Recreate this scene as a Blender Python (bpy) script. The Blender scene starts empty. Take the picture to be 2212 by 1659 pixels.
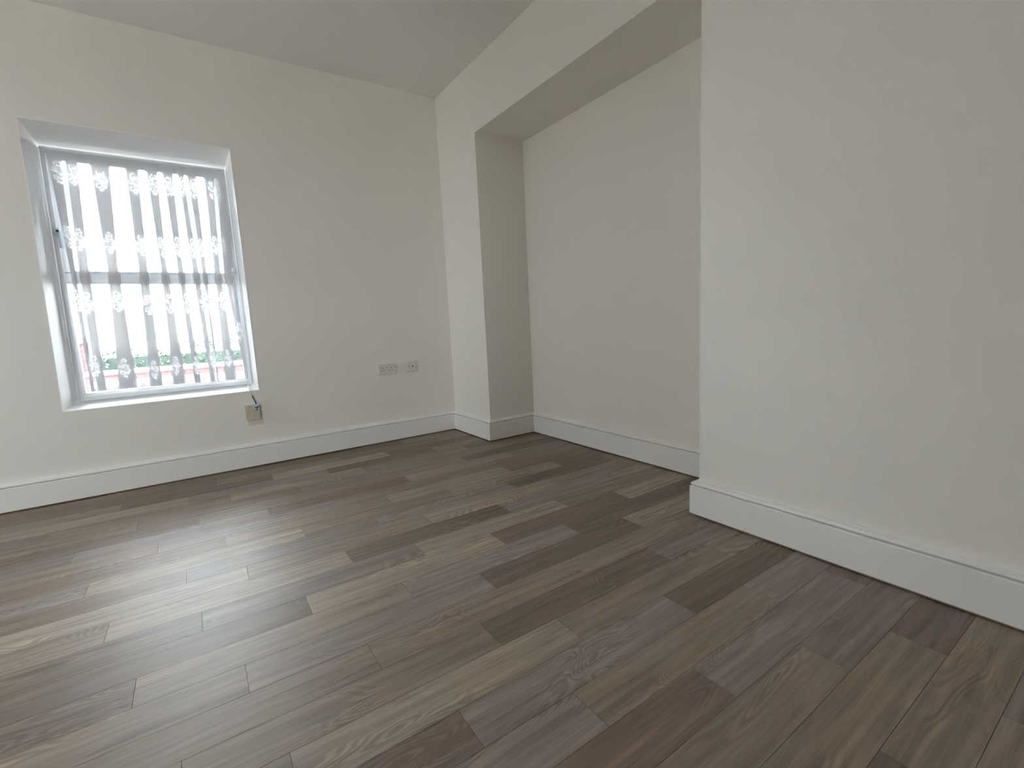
import bpy, bmesh, math, random
from mathutils import Vector
random.seed(7)
SC = bpy.context.scene
COL = SC.collection

# ------------------------------------------------------------------ camera
F_PX = 1012.4914
cam_d = bpy.data.cameras.new('camera'); cam = bpy.data.objects.new('camera', cam_d); COL.objects.link(cam)
cam.location = (-1.8588, -3.7046, 0.9281)
cam.rotation_euler = (1.4370, 0.0486, -0.5963)
cam_d.sensor_fit = 'HORIZONTAL'; cam_d.sensor_width = 36.0
cam_d.lens = F_PX / 2212.0 * 36.0
cam_d.clip_start = 0.02; cam_d.clip_end = 200
SC.camera = cam

# ------------------------------------------------------------------ sky, daylight, exposure
world = bpy.data.worlds.new('sky'); SC.world = world; world.use_nodes = True
bg = world.node_tree.nodes['Background']
bg.inputs['Color'].default_value = (0.88, 0.94, 1.0, 1)     # even overcast sky
bg.inputs['Strength'].default_value = 27.0

def portal(name, loc, rot, sx, sy):                            # guides sky sampling through a window, emits nothing itself
    l = bpy.data.lights.new(name, 'AREA'); l.shape = 'RECTANGLE'; l.size = sx; l.size_y = sy
    l.cycles.is_portal = True
    o = bpy.data.objects.new(name, l); COL.objects.link(o); o.location = loc; o.rotation_euler = rot
    return o
portal('window_portal', (-2.01, 0.40, 1.32), (-math.pi/2, 0, 0), 1.0, 1.56)
portal('added_side_window_portal', (-6.23, -0.705, 1.50), (0, -math.pi/2, 0), 1.2, 0.75)

portal('added_rear_window_portal', (-4.2, -5.38, 1.50), (math.pi/2, 0, 0), 1.0, 1.4)
sun_d = bpy.data.lights.new('sun', 'SUN'); sun_d.energy = 230.0; sun_d.angle = math.radians(1.2); sun_d.color = (1.0, 0.95, 0.88)
sun = bpy.data.objects.new('sun', sun_d); COL.objects.link(sun); sun.rotation_euler = (math.radians(45), 0, 0)   # from the south, behind the photographer

vs = SC.view_settings
vs.view_transform = 'Standard'; vs.look = 'None'; vs.exposure = 0.40; vs.gamma = 1.0; vs.use_curve_mapping = False
SC.cycles.max_bounces = 14; SC.cycles.diffuse_bounces = 8; SC.cycles.transparent_max_bounces = 24
SC.cycles.use_denoising = True
SC.cycles.sample_clamp_indirect = 8.0
SC.cycles.caustics_reflective = False; SC.cycles.caustics_refractive = False

# ------------------------------------------------------------------ helpers
def lin(c):
    c /= 255.0
    return c / 12.92 if c <= 0.04045 else ((c + 0.055) / 1.055) ** 2.4
def rgb(r, g, b): return (lin(r), lin(g), lin(b), 1.0)

class NT:
    def __init__(self, name):
        self.m = bpy.data.materials.new(name); self.m.use_nodes = True
        self.t = self.m.node_tree; self.n = self.t.nodes; self.p = self.n['Principled BSDF']; self.out = self.n['Material Output']
    def add(self, typ, **kw):
        nd = self.n.new(typ)
        for k, v in kw.items():
            if k.startswith('i_'):
                key = k[2:]; key = int(key) if key.isdigit() else key.replace('_', ' ')
                nd.inputs[key].default_value = v
            else: setattr(nd, k, v)
        return nd
    def link(self, a, b): self.t.links.new(a, b)
    def math(self, op, a, b=None):
        nd = self.n.new('ShaderNodeMath'); nd.operation = op
        for i, v in enumerate((a, b)):
            if v is None: continue
            if isinstance(v, (int, float)): nd.inputs[i].default_value = v
            else: self.link(v, nd.inputs[i])
        return nd.outputs[0]
    def ramp(self, fac, stops):
        nd = self.n.new('ShaderNodeValToRGB'); self.link(fac, nd.inputs[0])
        e = nd.color_ramp.elements
        while len(e) < len(stops): e.new(0.5)
        for el, (pos, c) in zip(e, stops): el.position = pos; el.color = c if len(c) == 4 else (*c, 1)
        return nd.outputs[0]
    def mix(self, fac, a, b, blend='MIX'):
        nd = self.n.new('ShaderNodeMix'); nd.data_type = 'RGBA'; nd.blend_type = blend
        for s, v in ((nd.inputs[0], fac), (nd.inputs[6], a), (nd.inputs[7], b)):
            if isinstance(v, (int, float, tuple)): s.default_value = v
            else: self.link(v, s)
        return nd.outputs[2]
    def bump(self, h, strength, dist):
        nd = self.n.new('ShaderNodeBump'); nd.inputs['Strength'].default_value = strength; nd.inputs['Distance'].default_value = dist
        self.link(h, nd.inputs['Height']); self.link(nd.outputs[0], self.p.inputs['Normal'])

def paint(name, col, rough, bump=0.0, scale=220.0, spec=0.5, mottle=0.0):
    k = NT(name); tc = k.add('ShaderNodeTexCoord')
    k.p.inputs['Roughness'].default_value = rough
    k.p.inputs['Specular IOR Level'].default_value = spec
    k.p.inputs['Base Color'].default_value = col
    if mottle:
        n2 = k.add('ShaderNodeTexNoise', i_Scale=2.3, i_Detail=3.0); k.link(tc.outputs['Object'], n2.inputs['Vector'])
        d = tuple(c * (1 - mottle) for c in col[:3]) + (1,)
        k.link(k.mix(n2.outputs[0], d, col), k.p.inputs['Base Color'])
    if bump:
        n = k.add('ShaderNodeTexNoise', i_Scale=scale, i_Detail=4.0); k.link(tc.outputs['Object'], n.inputs['Vector'])
        k.bump(n.outputs[0], bump, 0.002)
    return k.m

M = {}
M['wall'] = paint('wall_paint', (0.86, 0.83, 0.78, 1), 0.75, 0.25, 160, 0.3, 0.03)
M['ceiling'] = paint('ceiling_paint', (0.88, 0.875, 0.855, 1), 0.85, 0.2, 140, 0.2, 0.03)
M['gloss_white'] = paint('satin_white_paint', (0.87, 0.85, 0.825, 1), 0.38, 0.02, 40)
M['reveal'] = paint('white_reveal_paint', (0.90, 0.90, 0.89, 1), 0.5, 0.1, 120)
M['upvc'] = paint('white_plastic_frame', (0.80, 0.81, 0.82, 1), 0.3)
M['plastic'] = paint('white_socket_plastic', (0.74, 0.70, 0.67, 1), 0.35)
M['cream'] = paint('yellowed_plastic', (0.60, 0.53, 0.41, 1), 0.4)
M['black'] = paint('black_rubber', (0.012, 0.012, 0.014, 1), 0.45)
M['dark'] = paint('dark_recess', (0.02, 0.018, 0.016, 1), 0.8)
M['label'] = paint('pale_sticker', (0.62, 0.66, 0.72, 1), 0.5)
M['navy'] = paint('navy_print', (0.02, 0.035, 0.09, 1), 0.5)
M['chrome'] = paint('grey_metal', (0.35, 0.36, 0.38, 1), 0.35)
M['mdf'] = paint('bare_timber_edge', (0.30, 0.20, 0.12, 1), 0.8, 0.2, 80)
M['subfloor'] = paint('dark_subfloor', (0.05, 0.04, 0.032, 1), 0.9)
M['beige'] = paint('dull_beige', (0.70, 0.65, 0.56, 1), 0.7)
M['render'] = paint('white_render', (0.76, 0.81, 0.86, 1), 0.9, 0.4, 60)
M['slate'] = paint('roof_slate', (0.16, 0.17, 0.19, 1), 0.7, 0.3, 12)
M['road'] = paint('grey_paving', (0.62, 0.61, 0.59, 1), 0.9, 0.3, 30)
M['coping'] = paint('pale_coping', (0.72, 0.70, 0.68, 1), 0.8)
M['greyframe'] = paint('grey_window_frame', (0.42, 0.47, 0.52, 1), 0.5)
M['winglass'] = paint('far_window_glass', (0.45, 0.52, 0.58, 1), 0.1)

def brick_mat():
    k = NT('red_brick'); tc = k.add('ShaderNodeTexCoord')
    mp = k.add('ShaderNodeMapping'); mp.inputs['Rotation'].default_value = (math.pi/2, 0, 0); k.link(tc.outputs['Object'], mp.inputs['Vector'])
    b = k.add('ShaderNodeTexBrick', i_Scale=4.4)
    b.inputs['Color1'].default_value = (0.085, 0.040, 0.042, 1); b.inputs['Color2'].default_value = (0.068, 0.032, 0.036, 1); b.inputs['Mortar'].default_value = (0.10, 0.065, 0.062, 1)
    k.link(mp.outputs[0], b.inputs['Vector']); k.link(b.outputs[0], k.p.inputs['Base Color']); k.p.inputs['Roughness'].default_value = 0.9
    return k.m
M['brick'] = brick_mat()

def leaf_mat():
    k = NT('hedge_leaf'); oi = k.add('ShaderNodeTexCoord')
    n = k.add('ShaderNodeTexNoise', i_Scale=9.0, i_Detail=3.0); k.link(oi.outputs['Object'], n.inputs['Vector'])
    k.link(k.ramp(n.outputs[0], [(0.3, (0.010, 0.022, 0.016)), (0.7, (0.030, 0.055, 0.042))]), k.p.inputs['Base Color'])
    k.p.inputs['Roughness'].default_value = 0.4
    return k.m
M['leaf'] = leaf_mat()

def glass_mat():
    k = NT('window_glass'); fr = k.add('ShaderNodeFresnel', i_IOR=1.5)
    tr = k.add('ShaderNodeBsdfTransparent'); tr.inputs[0].default_value = (0.94, 0.96, 0.96, 1)
    gl = k.add('ShaderNodeBsdfGlossy'); gl.inputs['Roughness'].default_value = 0.02
    mx = k.add('ShaderNodeMixShader'); k.link(fr.outputs[0], mx.inputs[0]); k.link(tr.outputs[0], mx.inputs[1]); k.link(gl.outputs[0], mx.inputs[2])
    k.link(mx.outputs[0], k.out.inputs['Surface'])
    return k.m
M['glass'] = glass_mat()

def lace_mat(name, col, opaque, trans, use_attr=False):
    """white net: transparent between the threads, translucent where thread is; 'weave' stores how close the threads are"""
    k = NT(name)
    tr = k.add('ShaderNodeBsdfTransparent')
    tl = k.add('ShaderNodeBsdfTranslucent'); tl.inputs[0].default_value = col
    df = k.add('ShaderNodeBsdfDiffuse'); df.inputs[0].default_value = col
    th = k.add('ShaderNodeMixShader', i_0=1 - trans); k.link(tl.outputs[0], th.inputs[1]); k.link(df.outputs[0], th.inputs[2])
    mx = k.add('ShaderNodeMixShader', i_0=opaque); k.link(tr.outputs[0], mx.inputs[1]); k.link(th.outputs[0], mx.inputs[2])
    if use_attr:
        at = k.add('ShaderNodeAttribute'); at.attribute_name = 'weave'; k.link(at.outputs['Fac'], mx.inputs[0])
    k.link(mx.outputs[0], k.out.inputs['Surface'])
    return k.m
M['lace'] = lace_mat('net_fabric', (0.70, 0.71, 0.75, 1), 0.6, 0.035, True)
M['motif'] = lace_mat('embroidery_thread', (0.94, 0.94, 0.95, 1), 0.992, 0.18)
M['hem'] = lace_mat('lace_border', (0.94, 0.94, 0.95, 1), 0.985, 0.30)

def plank_mat():
    k = NT('grey_oak_plank'); tc = k.add('ShaderNodeTexCoord'); oi = k.add('ShaderNodeObjectInfo')
    r1 = oi.outputs['Random']
    cmb = k.add('ShaderNodeCombineXYZ')
    k.link(k.math('MULTIPLY', r1, 37.0), cmb.inputs[0]); k.link(k.math('MULTIPLY', r1, 91.0), cmb.inputs[1]); k.link(k.math('MULTIPLY', r1, 53.0), cmb.inputs[2])
    ad = k.add('ShaderNodeVectorMath', operation='ADD'); k.link(tc.outputs['Object'], ad.inputs[0]); k.link(cmb.outputs[0], ad.inputs[1])
    def noise(sx, sy, scale, detail, rough=0.5, dist=0.0):
        mp = k.add('ShaderNodeMapping'); mp.inputs['Scale'].default_value = (sx, sy, 1); k.link(ad.outputs[0], mp.inputs['Vector'])
        n = k.add('ShaderNodeTexNoise', i_Scale=scale, i_Detail=detail, i_Roughness=rough, i_Distortion=dist); k.link(mp.outputs[0], n.inputs['Vector'])
        return n.outputs[0]
    streak = noise(1.1, 22, 2.0, 4.0, 0.55)
    fibre = noise(5, 150, 2.0, 3.0, 0.6)
    blotch = noise(3.0, 9, 1.0, 2.0)
    fig = noise(2.3, 10.0, 1.0, 1.5, 0.45, 0.6)
    rings = k.math('SINE', k.math('MULTIPLY', fig, 135.0))                # contour lines of a stretched field: cathedral figure
    rings = k.math('MULTIPLY_ADD', rings, 0.5); 
    rings.node.inputs[2].default_value = 0.5
    mask = k.ramp(noise(2.4, 7, 1.0, 2.0), [(0.50, (0, 0, 0)), (0.63, (1, 1, 1))])
    base = oi.outputs['Color']
    c = k.mix(k.ramp(streak, [(0.32, (0, 0, 0)), (0.68, (1, 1, 1))]), (0.76, 0.75, 0.74, 1), (1.20, 1.21, 1.21, 1))
    c = k.mix(1.0, base, c, 'MULTIPLY')
    tint = k.mix(k.ramp(blotch, [(0.38, (0, 0, 0)), (0.62, (1, 1, 1))]), (0.99, 0.985, 1.035, 1), (1.025, 0.99, 0.94, 1))
    c = k.mix(1.0, c, tint, 'MULTIPLY')
    f = k.mix(k.ramp(fibre, [(0.35, (0, 0, 0)), (0.65, (1, 1, 1))]), (0.90, 0.90, 0.90, 1), (1.06, 1.06, 1.06, 1))
    c = k.mix(1.0, c, f, 'MULTIPLY')
    rc = k.mix(k.ramp(rings, [(0.25, (0, 0, 0)), (0.8, (1, 1, 1))]), (0.82, 0.81, 0.80, 1), (1.16, 1.15, 1.13, 1))
    c = k.mix(mask, c, k.mix(1.0, c, rc, 'MULTIPLY'))
    dark = k.ramp(noise(3.2, 48, 1.0, 2.0, 0.5, 0.3), [(0.60, (1, 1, 1)), (0.70, (0.80, 0.79, 0.79))])
    c = k.mix(1.0, c, dark, 'MULTIPLY')
    pale = k.ramp(noise(3.6, 40, 1.0, 2.0, 0.5, 0.4), [(0.60, (1, 1, 1)), (0.69, (1.16, 1.15, 1.13))])
    c = k.mix(1.0, c, pale, 'MULTIPLY')
    k.link(c, k.p.inputs['Base Color'])
    k.p.inputs['Roughness'].default_value = 0.47
    k.p.inputs['Specular IOR Level'].default_value = 0.40
    k.bump(fibre, 0.12, 0.001)
    return k.m
M['plank'] = plank_mat()

def link_mesh(name, me, mats, parent=None):
    o = bpy.data.objects.new(name, me); COL.objects.link(o)
    for m in (mats if isinstance(mats, (list, tuple)) else [mats]):
        me.materials.append(m)
    if parent: o.parent = parent
    return o
def obj_bm(name, bm, mats, parent=None, smooth=False):
    bmesh.ops.recalc_face_normals(bm, faces=bm.faces)
    me = bpy.data.meshes.new(name); bm.to_mesh(me); bm.free()
    if smooth:
        for p in me.polygons: p.use_smooth = True
    return link_mesh(name, me, mats, parent)
def hexa(bm, pts, mat=0):
    """eight corners: bottom ring of four, then top ring of four"""
    v = [bm.verts.new(p) for p in pts]
    for q in ((0, 1, 2, 3), (4, 5, 6, 7), (0, 1, 5, 4), (1, 2, 6, 5), (2, 3, 7, 6), (3, 0, 4, 7)):
        f = bm.faces.new([v[i] for i in q]); f.material_index = mat
    return v
def add_box(bm, x0, x1, y0, y1, z0, z1, mat=0):
    return hexa(bm, [(x0, y0, z0), (x1, y0, z0), (x1, y1, z0), (x0, y1, z0), (x0, y0, z1), (x1, y0, z1), (x1, y1, z1), (x0, y1, z1)], mat)
def box(name, x0, x1, y0, y1, z0, z1, mat, parent=None, bevel=0.0, seg=2):
    bm = bmesh.new(); add_box(bm, x0, x1, y0, y1, z0, z1)
    if bevel: bmesh.ops.bevel(bm, geom=list(bm.edges), offset=bevel, segments=seg, profile=0.5, affect='EDGES')
    return obj_bm(name, bm, mat, parent)
def cyl(name, p0, p1, r, mat, parent=None, n=16, r2=None):
    bm = bmesh.new(); p0 = Vector(p0); p1 = Vector(p1); d = (p1 - p0).normalized()
    a = d.orthogonal().normalized(); b = d.cross(a); r2 = r if r2 is None else r2
    A = [bm.verts.new(p0 + r * (a * math.cos(t) + b * math.sin(t))) for t in [2 * math.pi * i / n for i in range(n)]]
    B = [bm.verts.new(p1 + r2 * (a * math.cos(t) + b * math.sin(t))) for t in [2 * math.pi * i / n for i in range(n)]]
    for i in range(n): bm.faces.new((A[i], A[(i + 1) % n], B[(i + 1) % n], B[i]))
    bm.faces.new(A); bm.faces.new(B)
    return obj_bm(name, bm, mat, parent)
def tube(name, pts, r, mat, parent=None, n=10, sub=6):
    P = [Vector(p) for p in pts]; Q = []
    for i in range(len(P) - 1):
        a, b, c, d = P[max(i - 1, 0)], P[i], P[i + 1], P[min(i + 2, len(P) - 1)]
        for s in range(sub):
            t = s / sub
            Q.append(0.5 * ((2 * b) + (c - a) * t + (2 * a - 5 * b + 4 * c - d) * t * t + (3 * b - a - 3 * c + d) * t ** 3))
    Q.append(P[-1]); bm = bmesh.new(); rings = []
    for i, q in enumerate(Q):
        d = (Q[min(i + 1, len(Q) - 1)] - Q[max(i - 1, 0)]).normalized()
        a = d.cross(Vector((0.3, 1, 0.2))).normalized(); b = d.cross(a)
        rings.append([bm.verts.new(q + r * (a * math.cos(2 * math.pi * j / n) + b * math.sin(2 * math.pi * j / n))) for j in range(n)])
    for A, B in zip(rings, rings[1:]):
        for j in range(n): bm.faces.new((A[j], A[(j + 1) % n], B[(j + 1) % n], B[j]))
    bm.faces.new(rings[0]); bm.faces.new(rings[-1])
    return obj_bm(name, bm, mat, parent, True)
def empty(name, loc, parent=None):
    o = bpy.data.objects.new(name, None); COL.objects.link(o); o.location = loc; o.empty_display_size = 0.1
    if parent: o.parent = parent
    return o
def tag(o, label, cat, group=None):
    o['label'] = label; o['category'] = cat
    if group: o['group'] = group
    return o
def struct(o, label=None):
    o['kind'] = 'structure'
    if label: o['label'] = label
    return o
def hang(o, parent):                       # part given in world coordinates under a thing that stands away from the origin
    o.parent = parent; o.matrix_parent_inverse = parent.matrix_basis.inverted()
    return o

# ------------------------------------------------------------------ room dimensions (metres)
TOP = 5.3                      # walls run up unseen, height set to shade the hedge and garden
H = 2.758                      # ceiling height
PIER = 0.598                   # pier runs from the window wall to y = -PIER
DEPTH = 0.427                  # depth of the recess
BREAST = 2.453                 # wall comes forward again at y = -BREAST
BEAM = 2.295                   # underside of the beam over the recess
XW, YS = -6.2, -5.35          # far west and south walls
T = 0.30
FACE = -0.015                  # breast stands 15 mm proud of the pier
OUTER = [(-2.5082, 2.1481), (-1.5179, 2.1390), (-1.5187, 0.5351), (-2.5346, 0.5313)]   # window opening on the wall face: TL TR BR BL (x, z)
INNER = [(-2.4764, 2.0774), (-1.5448, 2.0678), (-1.5377, 0.5633), (-2.4926, 0.5618)]   # the same, narrowed to the frame
YF = 0.1994                    # how far back the frame sits

# ------------------------------------------------------------------ walls, ceiling
def wall_with_hole(name, to3, rect, hole, hole_in, thick):
    """rect and holes are four corners TL TR BR BL in wall coordinates; to3(u, v, depth)"""
    bm = bmesh.new()
    R = [to3(u, v, 0) for u, v in rect]; Rb = [to3(u, v, thick) for u, v in rect]
    Hf = [to3(u, v, 0) for u, v in hole]; Hb = [to3(u, v, thick) for u, v in hole_in]
    V = [[bm.verts.new(p) for p in L] for L in (R, Rb, Hf, Hb)]
    for i in range(4):
        j = (i + 1) % 4
        bm.faces.new((V[0][i], V[0][j], V[2][j], V[2][i])); bm.faces.new((V[1][i], V[1][j], V[3][j], V[3][i]))
        bm.faces.new((V[2][i], V[2][j], V[3][j], V[3][i])); bm.faces.new((V[0][i], V[0][j], V[1][j], V[1][i]))
    return struct(obj_bm(name, bm, M['wall']))
def grow(q, d):
    cx = sum(p[0] for p in q) / 4; cz = sum(p[1] for p in q) / 4
    return [(x + d * (1 if x > cx else -1), z + d * (1 if z > cz else -1)) for x, z in q]
wall_n = wall_with_hole('wall_north', lambda u, v, d: (u, d, v), [(XW - T, TOP), (DEPTH + T, TOP), (DEPTH + T, -0.6), (XW - T, -0.6)],
                        grow(OUTER, 0.0045), grow(INNER, 0.006), T)
wall_n['label'] = 'cream painted wall with the curtained window and the sockets'
WY0, WY1, WZ0, WZ1 = -1.08, -0.33, 0.90, 2.10                 # unseen window, added in the west wall to brighten the room
wall_w = wall_with_hole('wall_west', lambda u, v, d: (XW - d, u, v), [(YS, TOP), (0, TOP), (0, -0.6), (YS, -0.6)],
                        [(WY0, WZ1), (WY1, WZ1), (WY1, WZ0), (WY0, WZ0)], [(WY0, WZ1), (WY1, WZ1), (WY1, WZ0), (WY0, WZ0)], T)
SX0, SX1, SZ0, SZ1 = -4.60, -3.75, 0.80, 2.20                # unseen south window, added so a sun patch on the floor brightens the room
sh = [(SX0, SZ1), (SX1, SZ1), (SX1, SZ0), (SX0, SZ0)]
wall_with_hole('wall_south', lambda u, v, d: (u, YS - d, v), [(XW - T, TOP), (DEPTH + T, TOP), (DEPTH + T, -0.6), (XW - T, -0.6)], sh, sh, T)
wall_e = struct(box('wall_east', DEPTH, DEPTH + T, YS, 0, -0.6, TOP, M['wall']), 'cream painted wall with the shallow recess and its beam')
hang(box('pier', 0, DEPTH, -PIER, 0, -0.05, H, M['wall']), wall_e)
hang(box('beam', 0, DEPTH, -BREAST, -PIER, BEAM, H, M['wall']), wall_e)
hang(box('chimney_breast', FACE, DEPTH, YS, -BREAST, -0.05, H, M['wall']), wall_e)
struct(box('ceiling', XW, DEPTH, YS, 0, H, H + 0.2, M['ceiling']))
struct(box('roof', XW - T - .2, DEPTH + T + .2, YS - T - .2, T + .2, TOP, TOP + 0.15, M['slate']))  # unseen roof, added on the raised walls to keep sun off the hedge

# ------------------------------------------------------------------ floor: subfloor and planks, eight-row stepped pattern
floor = struct(box('floor', XW, DEPTH, YS, 0, -0.05, -0.006, M['subfloor']), 'grey brown oak plank floor')
TONE = {'d': (87, 76, 66), 'm': (104, 93, 83), 'l': (117, 107, 96), 'p': (105, 96, 92), 'r': (93, 80, 71), 'g': (104, 93, 82), 'q': (97, 88, 83)}
OFFS = [-.004, -.312, -.565, -.105, -.410, -.666, -.256, -.456]
PER = 0.7655
known = {  # tone of planks, keyed by row and the x of the left end as the photograph shows them
 (-1, -.46): 'q', (0, -.79): 'g', (0, -1.56): 'd', (1, -1.09): 'g', (1, -.33): 'r', (2, -.57): 'q', (2, -1.34): 'm', (2, -2.1): 'r', (3, -.87): 'p', (3, -1.64): 'r', (3, -.11): 'r',
 (4, -1.18): 'g', (4, -1.95): 'p', (4, -.42): 'p', (5, -1.43): 'p', (5, -2.2): 'r', (5, -.67): 'd', (6, -1.02): 'm', (6, -1.79): 'l', (6, -.26): 'm',
 (7, -1.23): 'd', (7, -2.0): 'g', (7, -.46): 'q', (8, -1.53): 'm', (8, -.77): 'g', (8, -2.3): 'm', (9, -1.07): 'd', (9, -1.84): 'p', (9, -.31): 'l', (9, -2.6): 'g',
 (10, -1.33): 'p', (10, -.56): 'd', (10, -2.1): 'm', (11, -.87): 'r', (11, -1.63): 'l', (11, -.1): 'l', (12, -1.17): 'l', (12, -.41): 'm', (12, -1.93): 'q',
 (13, -1.43): 'd', (13, -.66): 'p', (13, -2.2): 'l', (14, -1.02): 'l', (14, -.25): 'm', (14, -1.78): 'm', (15, -1.22): 'p', (15, -.46): 'd', (15, -1.99): 'q',
 (16, -.77): 'l', (16, 0.0): 'd', (16, -1.53): 'm', (16, -2.3): 'l', (17, -1.07): 'l', (17, -.31): 'r', (17, -1.84): 'g', (18, -.56): 'm', (18, -1.33): 'm', (18, -2.1): 'p',
 (19, -.87): 'l', (19, -1.63): 'r', (19, -.1): 'm', (19, -2.4): 'p', (20, -1.17): 'm', (20, -.41): 'd', (20, -1.94): 'm', (21, -1.43): 'p', (21, -.66): 'm', (21, -2.2): 'r',
 (22, -1.02): 'm', (22, -.25): 'd', (22, -1.79): 'l', (23, -1.22): 'd', (23, -.46): 'm', (23, -1.99): 'p', (24, -.77): 'd', (24, -1.53): 'l', (24, -2.3): 'd', (24, 0.0): 'm',
 (25, -1.07): 'r', (25, -.31): 'm', (25, -1.84): 'm', (25, -2.6): 'd', (26, -1.33): 'd', (26, -.56): 'm', (26, -2.1): 'd', (27, -.87): 'm', (27, -1.64): 'd'}
def row_y(n): return -3.517 + 0.1259 * n if n <= 8 else -2.51 + 0.1293 * (n - 8)
GAP = 0.0005
n_row = 27
rest = bmesh.new(); n_single = 0           # boards beyond the photograph's edges are joined into one part
n = n_row
while True:
    y1 = min(row_y(n + 1), -0.012); y0 = max(row_y(n), YS + 0.012)
    if y0 >= y1: break
    off = OFFS[n % 8]
    k = math.ceil((DEPTH - off) / PER)
    while True:
        xa = off + (k - 1) * PER; xb = off + k * PER
        if xb < XW: break
        cuts = sorted({y0, y1} | {c for c in (-PIER - 0.006, -BREAST + 0.006) if y0 < c < y1})
        segs = []
        for ya, yb in zip(cuts, cuts[1:]):
            ym = (ya + yb) / 2
            lim = -0.012 if (ym > -PIER or ym < -BREAST) else DEPTH - 0.012
            sa, sb = max(xa, XW + 0.012), min(xb, lim)
            if sb - sa > 0.004: segs.append((sa, sb, ya, yb))
        if segs and (xb < -3.25 or y1 < -4.05):
            for sa, sb, ya, yb in segs: add_box(rest, sa + GAP, sb - GAP, ya + GAP, yb - GAP, -0.006, 0)
        elif segs:
            n_single += 1; ox, oy = xa, y0
            bm = bmesh.new()
            for sa, sb, ya, yb in segs:
                g0 = GAP if ya == y0 else 0; g1 = GAP if yb == y1 else 0
                add_box(bm, sa + GAP - ox, sb - GAP - ox, ya + g0 - oy, yb - g1 - oy, -0.006, 0)
            o = obj_bm('plank', bm, M['plank'], floor); o.location = (ox, oy, 0)
            t = next((v for (rr, xx), v in known.items() if rr == n and abs(xx - xa) < 0.06), None) or random.choice('dmmlpqrgm')
            j = random.uniform(0.96, 1.04)
            c = TONE[t]; al = 1.9
            o.color = (lin(c[0]) * al * j, lin(c[1]) * al * j, lin(c[2]) * al * j, 1)
        k -= 1
    n -= 1
o = obj_bm('planks', rest, M['plank'], floor); o['kind'] = 'stuff'; o.color = (lin(104) * 1.9, lin(94) * 1.9, lin(84) * 1.9, 1)
print('single planks', n_single)

# ------------------------------------------------------------------ skirting boards: moulded profile run along each wall
TS = 0.030
PROF = [(0, 0.167), (0.006, 0.1665), (0.0095, 0.1640), (0.0095, 0.1610), (0.0150, 0.1600), (0.0215, 0.1575), (0.0255, 0.1535), (0.0268, 0.1495), (0.0255, 0.1460), (0.0215, 0.1435), (0.0120, 0.1425),
        (0.0120, 0.1405), (0.0280, 0.1395), (TS, 0.1365), (TS, 0.007), (0, 0.007)]     # (out from wall, height)
def skirting(name, a, b, nrm, parent, ea=0.0, eb=0.0):
    """board from a to b along a wall; nrm points into the room; ea/eb = mitre: end moves by e*out"""
    a = Vector((*a, 0)); b = Vector((*b, 0)); nv = Vector((*nrm, 0)); d = (b - a).normalized()
    bm = bmesh.new(); A = []; B = []
    for w, z in PROF:
        A.append(bm.verts.new(a + nv * w + d * (ea * w) + Vector((0, 0, z)))); B.append(bm.verts.new(b + nv * w + d * (eb * w) + Vector((0, 0, z))))
    m = len(PROF)
    for i in range(m): bm.faces.new((A[i], A[(i + 1) % m], B[(i + 1) % m], B[i]))
    bm.faces.new(A); bm.faces.new(B)
    o = obj_bm(name, bm, M['gloss_white'])
    if parent: hang(o, parent)
    bm = bmesh.new(); q = []                                     # strip along the foot that the paint missed
    for p, e in ((a, ea), (b, eb)):
        q.append([p + nv * w + d * (e * w) + Vector((0, 0, z)) for w, z in ((TS - .004, .0045), (TS + .0004, .0045), (TS + .0004, .0085), (TS - .004, .0085))])
    A, B = q; hexa(bm, A + B)
    e = obj_bm('bare_edge', bm, M['mdf']); e.parent = o
    if parent: e.matrix_parent_inverse = (parent.matrix_basis @ o.matrix_parent_inverse).inverted()
    return o
struct(skirting('baseboard_north', (XW, 0), (0, 0), (0, -1), None, 1, -1), 'white moulded skirting board under the window')
be = struct(skirting('baseboard_east', (0, 0), (0, -PIER), (-1, 0), None, 1, 1), 'white moulded skirting board around pier, recess and breast')
hang(skirting('skirting_board', (0, -PIER), (DEPTH, -PIER), (0, -1), None, -1, -1), be)
hang(skirting('skirting_board', (DEPTH, -PIER), (DEPTH, -BREAST), (-1, 0), None, 1, -1), be)
hang(skirting('skirting_board', (DEPTH, -BREAST), (FACE, -BREAST), (0, 1), None, 1, 1), be)
hang(skirting('skirting_board', (FACE, -BREAST), (FACE, YS), (-1, 0), None, -1, -1), be)
struct(skirting('baseboard_south', (XW, YS), (FACE, YS), (0, 1), None, 1, -1))
struct(skirting('baseboard_west', (XW, YS), (XW, 0), (1, 0), None, 1, -1))

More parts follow.
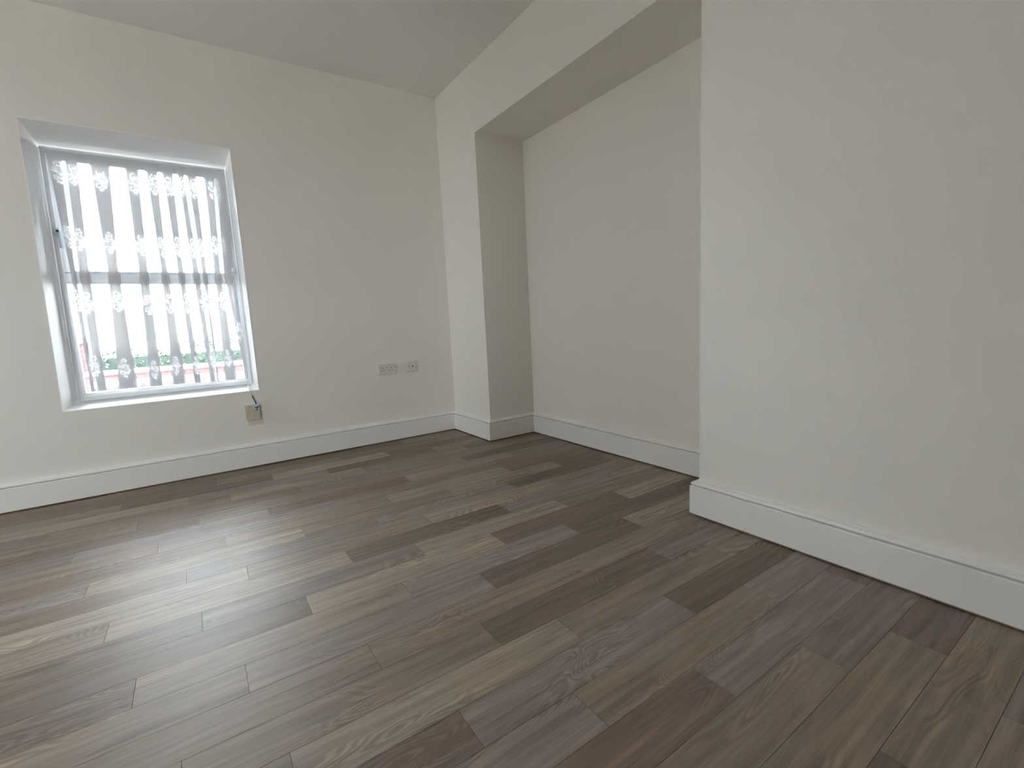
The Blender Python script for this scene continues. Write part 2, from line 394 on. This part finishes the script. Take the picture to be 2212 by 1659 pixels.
# ------------------------------------------------------------------ window_1: painted reveal, white plastic frame, two sashes
win = struct(empty('window_1', (-2.02, 0.2, 0.53)), 'white framed two part window in a deep painted reveal')
def reveal_panel(i, j, name):
    o0, o1, i0, i1 = OUTER[i], OUTER[j], INNER[i], INNER[j]
    og, ig = grow(OUTER, 0.004), grow(INNER, 0.004)
    bm = bmesh.new(); y0, y1 = -0.0015, YF + 0.075
    P = lambda q, y: (q[0], y, q[1])
    hexa(bm, [P(o0, y0), P(o1, y0), P(i1, y1), P(i0, y1), P(og[i], y0), P(og[j], y0), P(ig[j], y1), P(ig[i], y1)])
    hang(obj_bm(name, bm, M['reveal']), win)
reveal_panel(0, 1, 'reveal_head'); reveal_panel(1, 2, 'reveal_side'); reveal_panel(2, 3, 'window_sill'); reveal_panel(3, 0, 'reveal_side')
def lerp_q(q, u, v):      # q = TL TR BR BL
    top = (q[0][0] + (q[1][0] - q[0][0]) * u, q[0][1] + (q[1][1] - q[0][1]) * u)
    bot = (q[3][0] + (q[2][0] - q[3][0]) * u, q[3][1] + (q[2][1] - q[3][1]) * u)
    return (top[0] + (bot[0] - top[0]) * v, top[1] + (bot[1] - top[1]) * v)
def inset(q, l, r, t, b):
    return [(q[0][0] + l, q[0][1] - t), (q[1][0] - r, q[1][1] - t), (q[2][0] - r, q[2][1] + b), (q[3][0] + l, q[3][1] + b)]
def ring(bm, qo, qi, y0, y1, ch=0.004):
    """rectangular frame between two quads, chamfered on the room side inner edge"""
    qm = [(a[0] + (b[0] - a[0]) * 0.8, a[1] + (b[1] - a[1]) * 0.8) for a, b in zip(qo, qi)]
    L = [[bm.verts.new((x, y, z)) for x, z in q] for q, y in ((qo, y0), (qm, y0), (qi, y0 + 0.008), (qi, y1), (qo, y1))]
    for A, B in zip(L, L[1:] + L[:1]):
        for i in range(4): bm.faces.new((A[i], A[(i + 1) % 4], B[(i + 1) % 4], B[i]))
fr_o = inset(INNER, 0.002, 0.002, 0.006, 0.001); fr_i = inset(INNER, 0.030, 0.030, 0.040, 0.036)
bm = bmesh.new(); ring(bm, fr_o, fr_i, YF, YF + 0.065)
frame = hang(obj_bm('window_frame', bm, M['upvc']), win)
ZT0, ZT1 = 1.292, 1.350
hang(box('transom', fr_i[3][0], fr_i[2][0], YF + 0.012, YF + 0.06, ZT0, ZT1, M['upvc'], None, 0.004), win)
up_o = [(fr_i[0][0] + .001, fr_i[0][1] - .001), (fr_i[1][0] - .001, fr_i[1][1] - .001), (fr_i[1][0], ZT1 + .001), (fr_i[3][0], ZT1 + .001)]
bm = bmesh.new(); ring(bm, up_o, inset(up_o, 0.045, 0.045, 0.032, 0.010), YF + 0.004, YF + 0.06)
sash = hang(obj_bm('upper_sash', bm, M['upvc']), win)
lo_o = [(fr_i[3][0] - .002, ZT0 - .001), (fr_i[2][0] + .002, ZT0 - .001), (fr_i[2][0], fr_i[2][1] + .001), (fr_i[3][0], fr_i[3][1] + .001)]
bm = bmesh.new(); ring(bm, lo_o, inset(lo_o, 0.010, 0.010, 0.008, 0.010), YF + 0.014, YF + 0.055)
bead = hang(obj_bm('lower_sash', bm, M['upvc']), win)
bm = bmesh.new(); add_box(bm, up_o[0][0] + .03, up_o[1][0] - .03, YF + .030, YF + .034, ZT1 + .005, up_o[0][1] - .02)
g = obj_bm('glass_pane', bm, M['glass']); g.parent = sash; g.matrix_parent_inverse = (win.matrix_basis @ sash.matrix_parent_inverse).inverted()
bm = bmesh.new(); add_box(bm, lo_o[0][0] + .004, lo_o[1][0] - .004, YF + .030, YF + .034, lo_o[3][1] + .004, ZT0 - .004)
g = obj_bm('glass_pane', bm, M['glass']); g.parent = bead; g.matrix_parent_inverse = (win.matrix_basis @ bead.matrix_parent_inverse).inverted()
def handle(x, z, s):
    b = hang(box('window_handle', x - .009, x + .009, YF - .006, YF + .002, z - .03, z + .03, M['upvc'], None, .003), win)
    inv = (win.matrix_basis @ b.matrix_parent_inverse).inverted()
    l = box('lever', x - .006 + s * .004, x + .006 + s * .004, YF - .022, YF - .010, z - .095, z + .012, M['greyframe'], None, .004); l.parent = b; l.matrix_parent_inverse = inv
    c = cyl('pivot', (x, YF - .024, z + .004), (x, YF - .004, z + .004), .007, M['dark'] if s > 0 else M['chrome']); c.parent = b; c.matrix_parent_inverse = inv
handle(-2.452, 1.585, 1); handle(-1.571, 1.615, -1)

# plain west window, out of view, added to let more skylight in
w2 = struct(empty('added_window_west', (XW, -0.70, 0.90)))
def w2box(name, y0, y1, z0, z1, m='upvc', x0=XW - .13, x1=XW - .07): hang(box(name, x0, x1, y0, y1, z0, z1, M[m]), w2)
w2box('window_frame', WY0, WY0 + .05, WZ0, WZ1); w2box('window_frame', WY1 - .05, WY1, WZ0, WZ1)
w2box('window_frame', WY0 + .05, WY1 - .05, WZ0, WZ0 + .05); w2box('window_frame', WY0 + .05, WY1 - .05, WZ1 - .05, WZ1)
w2box('mullion', -0.715, -0.685, WZ0 + .05, WZ1 - .05)
w2box('glass_pane', WY0 + .05, -0.715, WZ0 + .05, WZ1 - .05, 'glass', XW - .102, XW - .098); w2box('glass_pane', -0.685, WY1 - .05, WZ0 + .05, WZ1 - .05, 'glass', XW - .102, XW - .098)

w3 = struct(empty('added_window_south', (-4.2, YS, SZ0)))  # out of view, added to let sun onto the floor for bounce light
def w3box(name, x0, x1, z0, z1, m='upvc', y0=YS - .13, y1=YS - .07): hang(box(name, x0, x1, y0, y1, z0, z1, M[m]), w3)
w3box('window_frame', SX0, SX0 + .05, SZ0, SZ1); w3box('window_frame', SX1 - .05, SX1, SZ0, SZ1)
w3box('window_frame', SX0 + .05, SX1 - .05, SZ0, SZ0 + .05); w3box('window_frame', SX0 + .05, SX1 - .05, SZ1 - .05, SZ1)
w3box('glass_pane', SX0 + .05, SX1 - .05, SZ0 + .05, SZ1 - .05, 'glass', YS - .102, YS - .098)

# ------------------------------------------------------------------ lace curtain
# close-woven bands (carrying the motifs) and open net bands alternate; x of every band edge at three heights
ZC = (2.046, 1.385, 0.606)
EDGE = [(-2.441, -2.424, -2.419), (-2.372, -2.396, -2.402), (-2.364, -2.386, -2.392), (-2.307, -2.334, -2.348), (-2.258, -2.250, -2.290), (-2.156, -2.194, -2.190), (-2.088, -2.097, -2.130),
        (-2.019, -2.047, -2.060), (-1.987, -1.982, -2.008), (-1.923, -1.944, -1.927), (-1.905, -1.892, -1.886), (-1.840, -1.858, -1.845), (-1.818, -1.812, -1.792), (-1.788, -1.772, -1.762),
        (-1.774, -1.757, -1.750), (-1.714, -1.727, -1.743), (-1.675, -1.687, -1.706), (-1.614, -1.646, -1.632), (-1.592, -1.632, -1.574), (-1.556, -1.566, -1.560)]
YC = YF - 0.016
def edge_x(i, z):
    a, b, c = EDGE[i]; z0, z1, z2 = ZC
    if z >= z1: return b + (a - b) * (z - z1) / (z0 - z1)
    return b + (c - b) * (z1 - z) / (z1 - z2)
def top_z(x): return 2.044 + (2.036 - 2.044) * (x + 2.44) / 0.88
def bot_z(x): return 0.620 + (0.607 - 0.620) * (x + 2.42) / 0.86
# flower motif: a sprig of overlapping petals, shared mesh, about 7 x 12 cm
PETALS = []
def petal(bm, cx, cz, ang, ln, wd, y):
    PETALS.append((cx, cz, math.cos(ang), math.sin(ang), ln, wd)); n = 9; ca, sa = math.cos(ang), math.sin(ang); pts = []
    for i in range(n + 1):
        t = i / n; w = wd * math.sin(math.pi * t) ** 0.7 * (1 - 0.25 * t); pts.append((t * ln, w))
    loop = pts + [(a, -w) for a, w in reversed(pts[1:-1])]
    vs = [bm.verts.new((cx + a * ca - w * sa, y - 0.0012 * math.sin(math.pi * a / ln), cz + a * sa + w * ca)) for a, w in loop]
    bm.faces.new(vs)
bm = bmesh.new(); D = math.radians
for a in (20, 60, 100, 140, 175, -20, 205): petal(bm, 0.004, 0.040, D(a), 0.020, 0.0062, 0)
for a in (75, 30, -10, 120, 160, -45): petal(bm, 0.008, 0.002, D(a), 0.026, 0.0078, -.0006)
for a in (150, 185, 120): petal(bm, -0.012, 0.008, D(a), 0.022, 0.0055, -.001)
for a in (-30, 5, 200, 170, -155): petal(bm, 0.002, -0.026, D(a), 0.028, 0.0065, -.0004)
for a in (-110, -75): petal(bm, 0.002, -0.036, D(a), 0.026, 0.0045, -.0008)
petal(bm, 0.004, -0.03, D(88), 0.07, 0.003, -.0012)
motif_me = bpy.data.meshes.new('flower_motif'); bm.to_mesh(motif_me); bm.free(); motif_me.materials.append(M['motif'])
rows = [[(-2.405, 1.925, 1), (-2.338, 1.915, .9), (-2.215, 1.900, 1.05), (-2.055, 1.897, 1.05), (-1.955, 1.905, .85), (-1.878, 1.893, .9), (-1.803, 1.905, .35), (-1.742, 1.900, .75), (-1.643, 1.905, .35), (-1.600, 1.905, .35)],
        [(-2.410, 1.555, .8), (-2.360, 1.540, 1), (-2.220, 1.530, .95), (-2.065, 1.522, .85), (-1.962, 1.512, .7), (-1.872, 1.518, .75), (-1.792, 1.513, .6), (-1.743, 1.512, .5), (-1.662, 1.535, .6), (-1.610, 1.54, .4)],
        [(-2.408, 1.18, .5), (-2.370, 1.163, .9), (-2.226, 1.168, 1), (-2.073, 1.146, .85), (-1.962, 1.153, .6), (-1.866, 1.150, .65), (-1.762, 1.150, 1), (-1.655, 1.160, .85), (-1.572, 1.33, .4)],
        [(-2.386, .777, .9), (-2.245, .752, 1), (-2.095, .725, .8), (-1.975, .739, .7), (-1.862, .735, .6), (-1.760, .765, .7), (-1.672, .76, .7), (-1.580, .95, .8)]]

MS = 1.08
def in_petal(x, z):
    for cx, cz, ca, sa, ln, wd in PETALS:
        dx, dz = x - cx, z - cz; t = (dx * ca + dz * sa) / ln
        if 0.08 < t < 0.9 and abs(-dx * sa + dz * ca) < wd * math.sin(math.pi * t) ** 0.7 * (1 - 0.25 * t) * 0.70: return True
    return False
spots = [m for row in rows for m in row]
NZ = 340; FS = [0, .018, .0345, .0355] + [.04 + .96 * i / NZ for i in range(NZ + 1)]; NZ = len(FS) - 1
bm = bmesh.new(); wl = bm.verts.layers.float.new('weave')
grid = []
nb = len(EDGE) - 1
for b in range(nb):
    dense = (b % 2 == 0)
    SUB = max(4, int(abs(EDGE[b + 1][1] - EDGE[b][1]) / 0.0045))
    for s in range(SUB if b < nb - 1 else SUB + 1):
        t = s / SUB; colv = []
        for r in range(NZ + 1):
            f = FS[r]
            z = 2.044 + (0.612 - 2.044) * f
            x = edge_x(b, z) * (1 - t) + edge_x(b + 1, z) * t
            z = top_z(x) + (bot_z(x) - top_z(x)) * f
            amp = (0.010 if dense else -0.008) * min(1.0, 0.25 + f * 2.5)
            v = bm.verts.new((x, YC - 0.012 - amp * math.sin(math.pi * t) + 0.0015 * math.sin(9 * z + b), z))
            wv = (0.996 if dense else 0.03)
            if s == 0 and b > 0: wv = 0.55
            for mx, mz, sx in spots:
                if abs(x - mx) < .055 * sx and abs(z - mz) < .085 and in_petal((x - mx) / (sx * .84 * MS), (z - mz) / MS): wv = 0.02; break
            v[wl] = max(wv, 0.997 if f < 0.035 else 0)
            colv.append(v)
        grid.append(colv)
for A, B in zip(grid, grid[1:]):
    for r in range(NZ): bm.faces.new((A[r], B[r], B[r + 1], A[r + 1]))
curtain = empty('lace_curtain', (-2.0, YC - 0.012, 2.04))
tag(curtain, 'white lace net curtain with flower motifs and scalloped hem in the window', 'curtain')
net = hang(obj_bm('net_panel', bm, M['lace'], None, True), curtain)
# hem: a scalloped lace border
bm = bmesh.new(); x = -2.419; prev = None; NS = 13; L = 0.855; zs = []
N = 130
for i in range(N + 1):
    u = i / N; x = -2.419 + L * u
    ph = (u * NS + 0.12 * math.sin(u * 23)) % 1.0
    drop = 0.030 * (math.sin(math.pi * ph) ** 0.6) + 0.006 * abs(math.sin(3 * math.pi * ph))
    yb = YC - 0.013 - 0.006 * math.sin(u * NS * math.pi * 1.4)
    zt = bot_z(x) + 0.060; zb = bot_z(x) + 0.040 - drop
    cur = (bm.verts.new((x, yb, zt)), bm.verts.new((x, yb - .001, zb)))
    if prev: bm.faces.new((prev[0], cur[0], cur[1], prev[1]))
    prev = cur
hang(obj_bm('scalloped_hem', bm, M['hem'], None, True), curtain)
hang(tube('curtain_wire', [(-2.474, YC - .012, 2.052), (-2.1, YC - .012, 2.046), (-1.8, YC - .012, 2.043), (-1.547, YC - .012, 2.044)], .003, M['upvc'], None, 8, 4), curtain)
for ri, row in enumerate(rows):
    for (x, z, sx) in row:
        o = bpy.data.objects.new('flower_motif', motif_me); COL.objects.link(o)
        o.location = (x, YC - 0.0245, z); o.scale = (sx * .84 * MS, 1, MS)
        hang(o, curtain)

# ------------------------------------------------------------------ double socket
def pins(parent, inv, cx, cz, y):
    def p(name, x0, x1, z0, z1):
        o = box(name, x0, x1, y - .0012, y + .001, z0, z1, M['dark']); o.parent = parent; o.matrix_parent_inverse = inv
    p('pin_hole', cx - .0025, cx + .0025, cz + .006, cz + .015)
    p('pin_hole', cx - .0145, cx - .0075, cz - .012, cz - .0075); p('pin_hole', cx + .0075, cx + .0145, cz - .012, cz - .0075)
def surface_socket(name, x0, x1, z0, z1, depth):
    e = empty(name, ((x0 + x1) / 2, 0, z0))
    hang(box('back_box', x0 + .002, x1 - .002, -depth + .007, -.0002, z0 + .002, z1 - .002, M['plastic'], None, .003), e)
    f = hang(box('faceplate', x0, x1, -depth, -depth + .008, z0, z1, M['plastic'], None, .004, 3), e)
    return e, f, (e.matrix_basis @ f.matrix_parent_inverse).inverted()
SD = 0.021
ds, fp, inv = surface_socket('double_socket', -.6673, -.5213, .5507, .6360, SD)
tag(ds, 'white double power socket on the wall beside the smaller aerial socket', 'socket')
pins(fp, inv, -.6313, .5915, -SD); pins(fp, inv, -.5573, .5915, -SD)
for sx in (-.6578, -.5305):
    o = box('switch_rocker', sx - .006, sx + .006, -SD - .003, -SD + .001, .592, .612, M['plastic'], None, .0015); o.parent = fp; o.matrix_parent_inverse = inv
    o = box('switch_mark', sx - .0035, sx + .0035, -SD - .0036, -SD - .002, .605, .609, M['dark'] if sx > -.6 else M['beige']); o.parent = fp; o.matrix_parent_inverse = inv
o = box('label_strip', -.608, -.580, -SD - .0008, -SD + .001, .6055, .6075, M['chrome']); o.parent = fp; o.matrix_parent_inverse = inv
ss, fp, inv = surface_socket('aerial_socket', -.4219, -.3354, .5544, .6385, SD + .002)
tag(ss, 'small square white aerial socket on the wall nearest the corner', 'socket')
def on_face(o): o.parent = fp; o.matrix_parent_inverse = inv
on_face(cyl('coaxial_ring', (-.3786, -SD - .006, .5965), (-.3786, -SD + .001, .5965), .0075, M['plastic'], None, 20))
on_face(cyl('coaxial_hole', (-.3786, -SD - .0066, .5965), (-.3786, -SD - .004, .5965), .0058, M['dark'], None, 20))
for sx in (-.4086, -.3486):
    on_face(cyl('screw', (sx, -SD - .0034, .5965), (sx, -SD - .001, .5965), .0032, M['dark'], None, 12))

# ------------------------------------------------------------------ small junction box with cable
jb = empty('junction_box', (-1.572, 0, .333))
tag(jb, 'small yellowed junction box below the window with a torn sticker', 'junction box')
hang(box('box_body', -1.612, -1.536, -.024, -.0012, .338, .432, M['cream'], None, .003), jb)
lid = hang(box('lid', -1.618, -1.530, -.029, -.023, .334, .436, M['cream'], None, .0025), jb)
invl = (jb.matrix_basis @ lid.matrix_parent_inverse).inverted()
def on_lid(o): o.parent = lid; o.matrix_parent_inverse = invl
on_lid(box('lid_rim', -1.623, -1.526, -.031, -.010, .4345, .4395, M['plastic'], None, .002))
bm = bmesh.new()
v = [bm.verts.new((x, y, z)) for y in (-.0302, -.0290) for x, z in ((-1.566, .432), (-1.531, .433), (-1.531, .412), (-1.540, .395), (-1.553, .391), (-1.556, .402), (-1.566, .414))]
bm.faces.new(v[:7]); bm.faces.new(v[7:])
for i in range(7): bm.faces.new((v[i], v[(i + 1) % 7], v[7 + (i + 1) % 7], v[7 + i]))
on_lid(obj_bm('sticker', bm, M['label']))
bm = bmesh.new()
hexa(bm, [(-1.562, -.0308, .4155), (-1.532, -.0308, .418), (-1.532, -.0299, .418), (-1.562, -.0299, .4155), (-1.562, -.0308, .420), (-1.532, -.0308, .426), (-1.532, -.0299, .426), (-1.562, -.0299, .420)])
hexa(bm, [(-1.549, -.0308, .404), (-1.543, -.0308, .404), (-1.543, -.0299, .404), (-1.549, -.0299, .404), (-1.547, -.0308, .418), (-1.541, -.0308, .418), (-1.541, -.0299, .418), (-1.547, -.0299, .418)])
hexa(bm, [(-1.558, -.0308, .396), (-1.546, -.0308, .397), (-1.546, -.0299, .397), (-1.558, -.0299, .396), (-1.555, -.0308, .403), (-1.545, -.0308, .405), (-1.545, -.0299, .405), (-1.555, -.0299, .403)])
on_lid(obj_bm('sticker_print', bm, M['navy']))
on_lid(cyl('screw', (-1.592, -.0306, .4285), (-1.592, -.028, .4285), .0025, M['dark'], None, 10)); on_lid(cyl('screw', (-1.587, -.0300, .350), (-1.587, -.028, .350), .0028, M['beige'], None, 10))
hang(box('wall_patch', -1.606, -1.514, -.0012, -.0002, .292, .426, M['beige'], None), jb)  # flat beige patch on the wall, reaching right of and below the box
cb = empty('cable', (-1.55, -.02, .436))
tag(cb, 'thin cable with a black sleeve rising from the junction box to the window', 'cable')
hang(tube('black_sleeve', [(-1.5475, -.017, .4395), (-1.5545, -.016, .468), (-1.5665, -.014, .502)], .0030, M['black'], None, 10, 6), cb)
hang(tube('white_wire', [(-1.566, -.014, .500), (-1.5705, -.012, .515), (-1.5765, -.006, .533), (-1.5775, .012, .5385), (-1.574, .09, .552), (-1.568, .175, .572), (-1.566, .188, .590), (-1.565, .199, .604)], .0019, M['upvc'], None, 8, 6), cb)

# ------------------------------------------------------------------ outside, seen through net and glass
struct(box('ground', -40, 40, 0.31, 60, -0.62, -0.60, M['road']), 'paved ground outside')
struct(box('ground', -40, XW - T - 0.01, -40, 0.31, -0.62, -0.60, M['road']))
struct(box('ground', XW - T - 0.01, 20, -40, YS - T - 0.01, -0.62, -0.60, M['road']))
gw = empty('garden_wall', (-2.5, 2.2, -0.6)); tag(gw, 'low red brick garden wall with pale coping outside the window', 'wall')
hang(box('brickwork', -6.0, 2.5, 2.20, 2.42, -0.60, 0.60, M['brick']), gw)
for i in range(10): hang(box('coping_stone', -6.0 + .85 * i, -6.0 + .85 * i + .845, 2.17, 2.45, .60, .635, M['coping'], None, .006), gw)
sw = empty('boundary_wall', (-3.4, 3.4, -0.6)); tag(sw, 'red brick side wall with a sloping pale top left of the hedge', 'wall')
bm = bmesh.new(); hexa(bm, [(-4.4, 3.4, -.6), (-2.87, 3.4, -.6), (-2.87, 3.62, -.6), (-4.4, 3.62, -.6), (-4.4, 3.4, .16), (-2.87, 3.4, .93), (-2.87, 3.62, .93), (-4.4, 3.62, .16)])
hang(obj_bm('brickwork', bm, M['brick']), sw)
bm = bmesh.new(); hexa(bm, [(-4.4, 3.37, .16), (-2.85, 3.37, .94), (-2.85, 3.65, .94), (-4.4, 3.65, .16), (-4.4, 3.37, .20), (-2.85, 3.37, .98), (-2.85, 3.65, .98), (-4.4, 3.65, .20)])
hang(obj_bm('coping', bm, M['coping']), sw)
hd = empty('hedge', (-2.0, 4.4, -0.6)); tag(hd, 'dark green clipped hedge behind the low brick wall', 'hedge')
bm = bmesh.new()
add_box(bm, -3.75, 0.9, 4.35, 4.95, -.6, .70)
hang(obj_bm('hedge_core', bm, M['leaf']), hd)
bm = bmesh.new()
for i in range(5200):
    x = random.uniform(-3.8, 0.95); u = random.random()
    topz = .80 + .05 * math.sin(3.1 * x) + .03 * math.sin(9 * x)
    if u < .35: y, z = random.uniform(4.3, 5.0), topz + random.uniform(-.1, .03)
    else: y, z = random.uniform(4.24, 4.38), random.uniform(-.55, topz)
    a, b2 = random.uniform(0, 6.28), random.uniform(-.9, .9); l = random.uniform(.03, .055)
    d = Vector((math.cos(a) * math.cos(b2), math.sin(a) * math.cos(b2), math.sin(b2))); s = d.orthogonal().normalized() * l * .35; c = Vector((x, y, z))
    bm.faces.new([bm.verts.new(q) for q in (c - d * l * .5, c + s, c + d * l * .5, c - s)])
lf = hang(obj_bm('leaves', bm, M['leaf']), hd); lf['kind'] = 'stuff'
hs = empty('house', (-2.0, 15.0, -0.6)); tag(hs, 'white rendered house with grey framed window across the way', 'building')
hang(box('house_wall', -12, 7, 15.0, 20, -.6, 4.2, M['render']), hs)
bm = bmesh.new()
v = [bm.verts.new(p) for p in ((-12.3, 14.7, 4.2), (7.3, 14.7, 4.2), (7.3, 20.3, 4.2), (-12.3, 20.3, 4.2), (-12.3, 17.5, 6.2), (7.3, 17.5, 6.2))]
for q in ((0, 1, 5, 4), (2, 3, 4, 5), (0, 3, 4), (1, 2, 5), (0, 1, 2, 3)): bm.faces.new([v[i] for i in q])
hang(obj_bm('roof', bm, M['slate']), hs)
def house_window(x0, x1, z0, z1):
    bm = bmesh.new(); ring(bm, [(x0, z1), (x1, z1), (x1, z0), (x0, z0)], [(x0 + .09, z1 - .09), (x1 - .09, z1 - .09), (x1 - .09, z0 + .09), (x0 + .09, z0 + .09)], 14.93, 15.0)
    f = hang(obj_bm('house_window', bm, M['greyframe']), hs)
    p = box('pane', x0 + .08, x1 - .08, 14.97, 14.995, z0 + .08, z1 - .08, M['winglass']); p.parent = f; p.matrix_parent_inverse = (hs.matrix_basis @ f.matrix_parent_inverse).inverted()
house_window(-3.55, -2.70, .95, 1.95); house_window(-.9, .1, .95, 1.95)
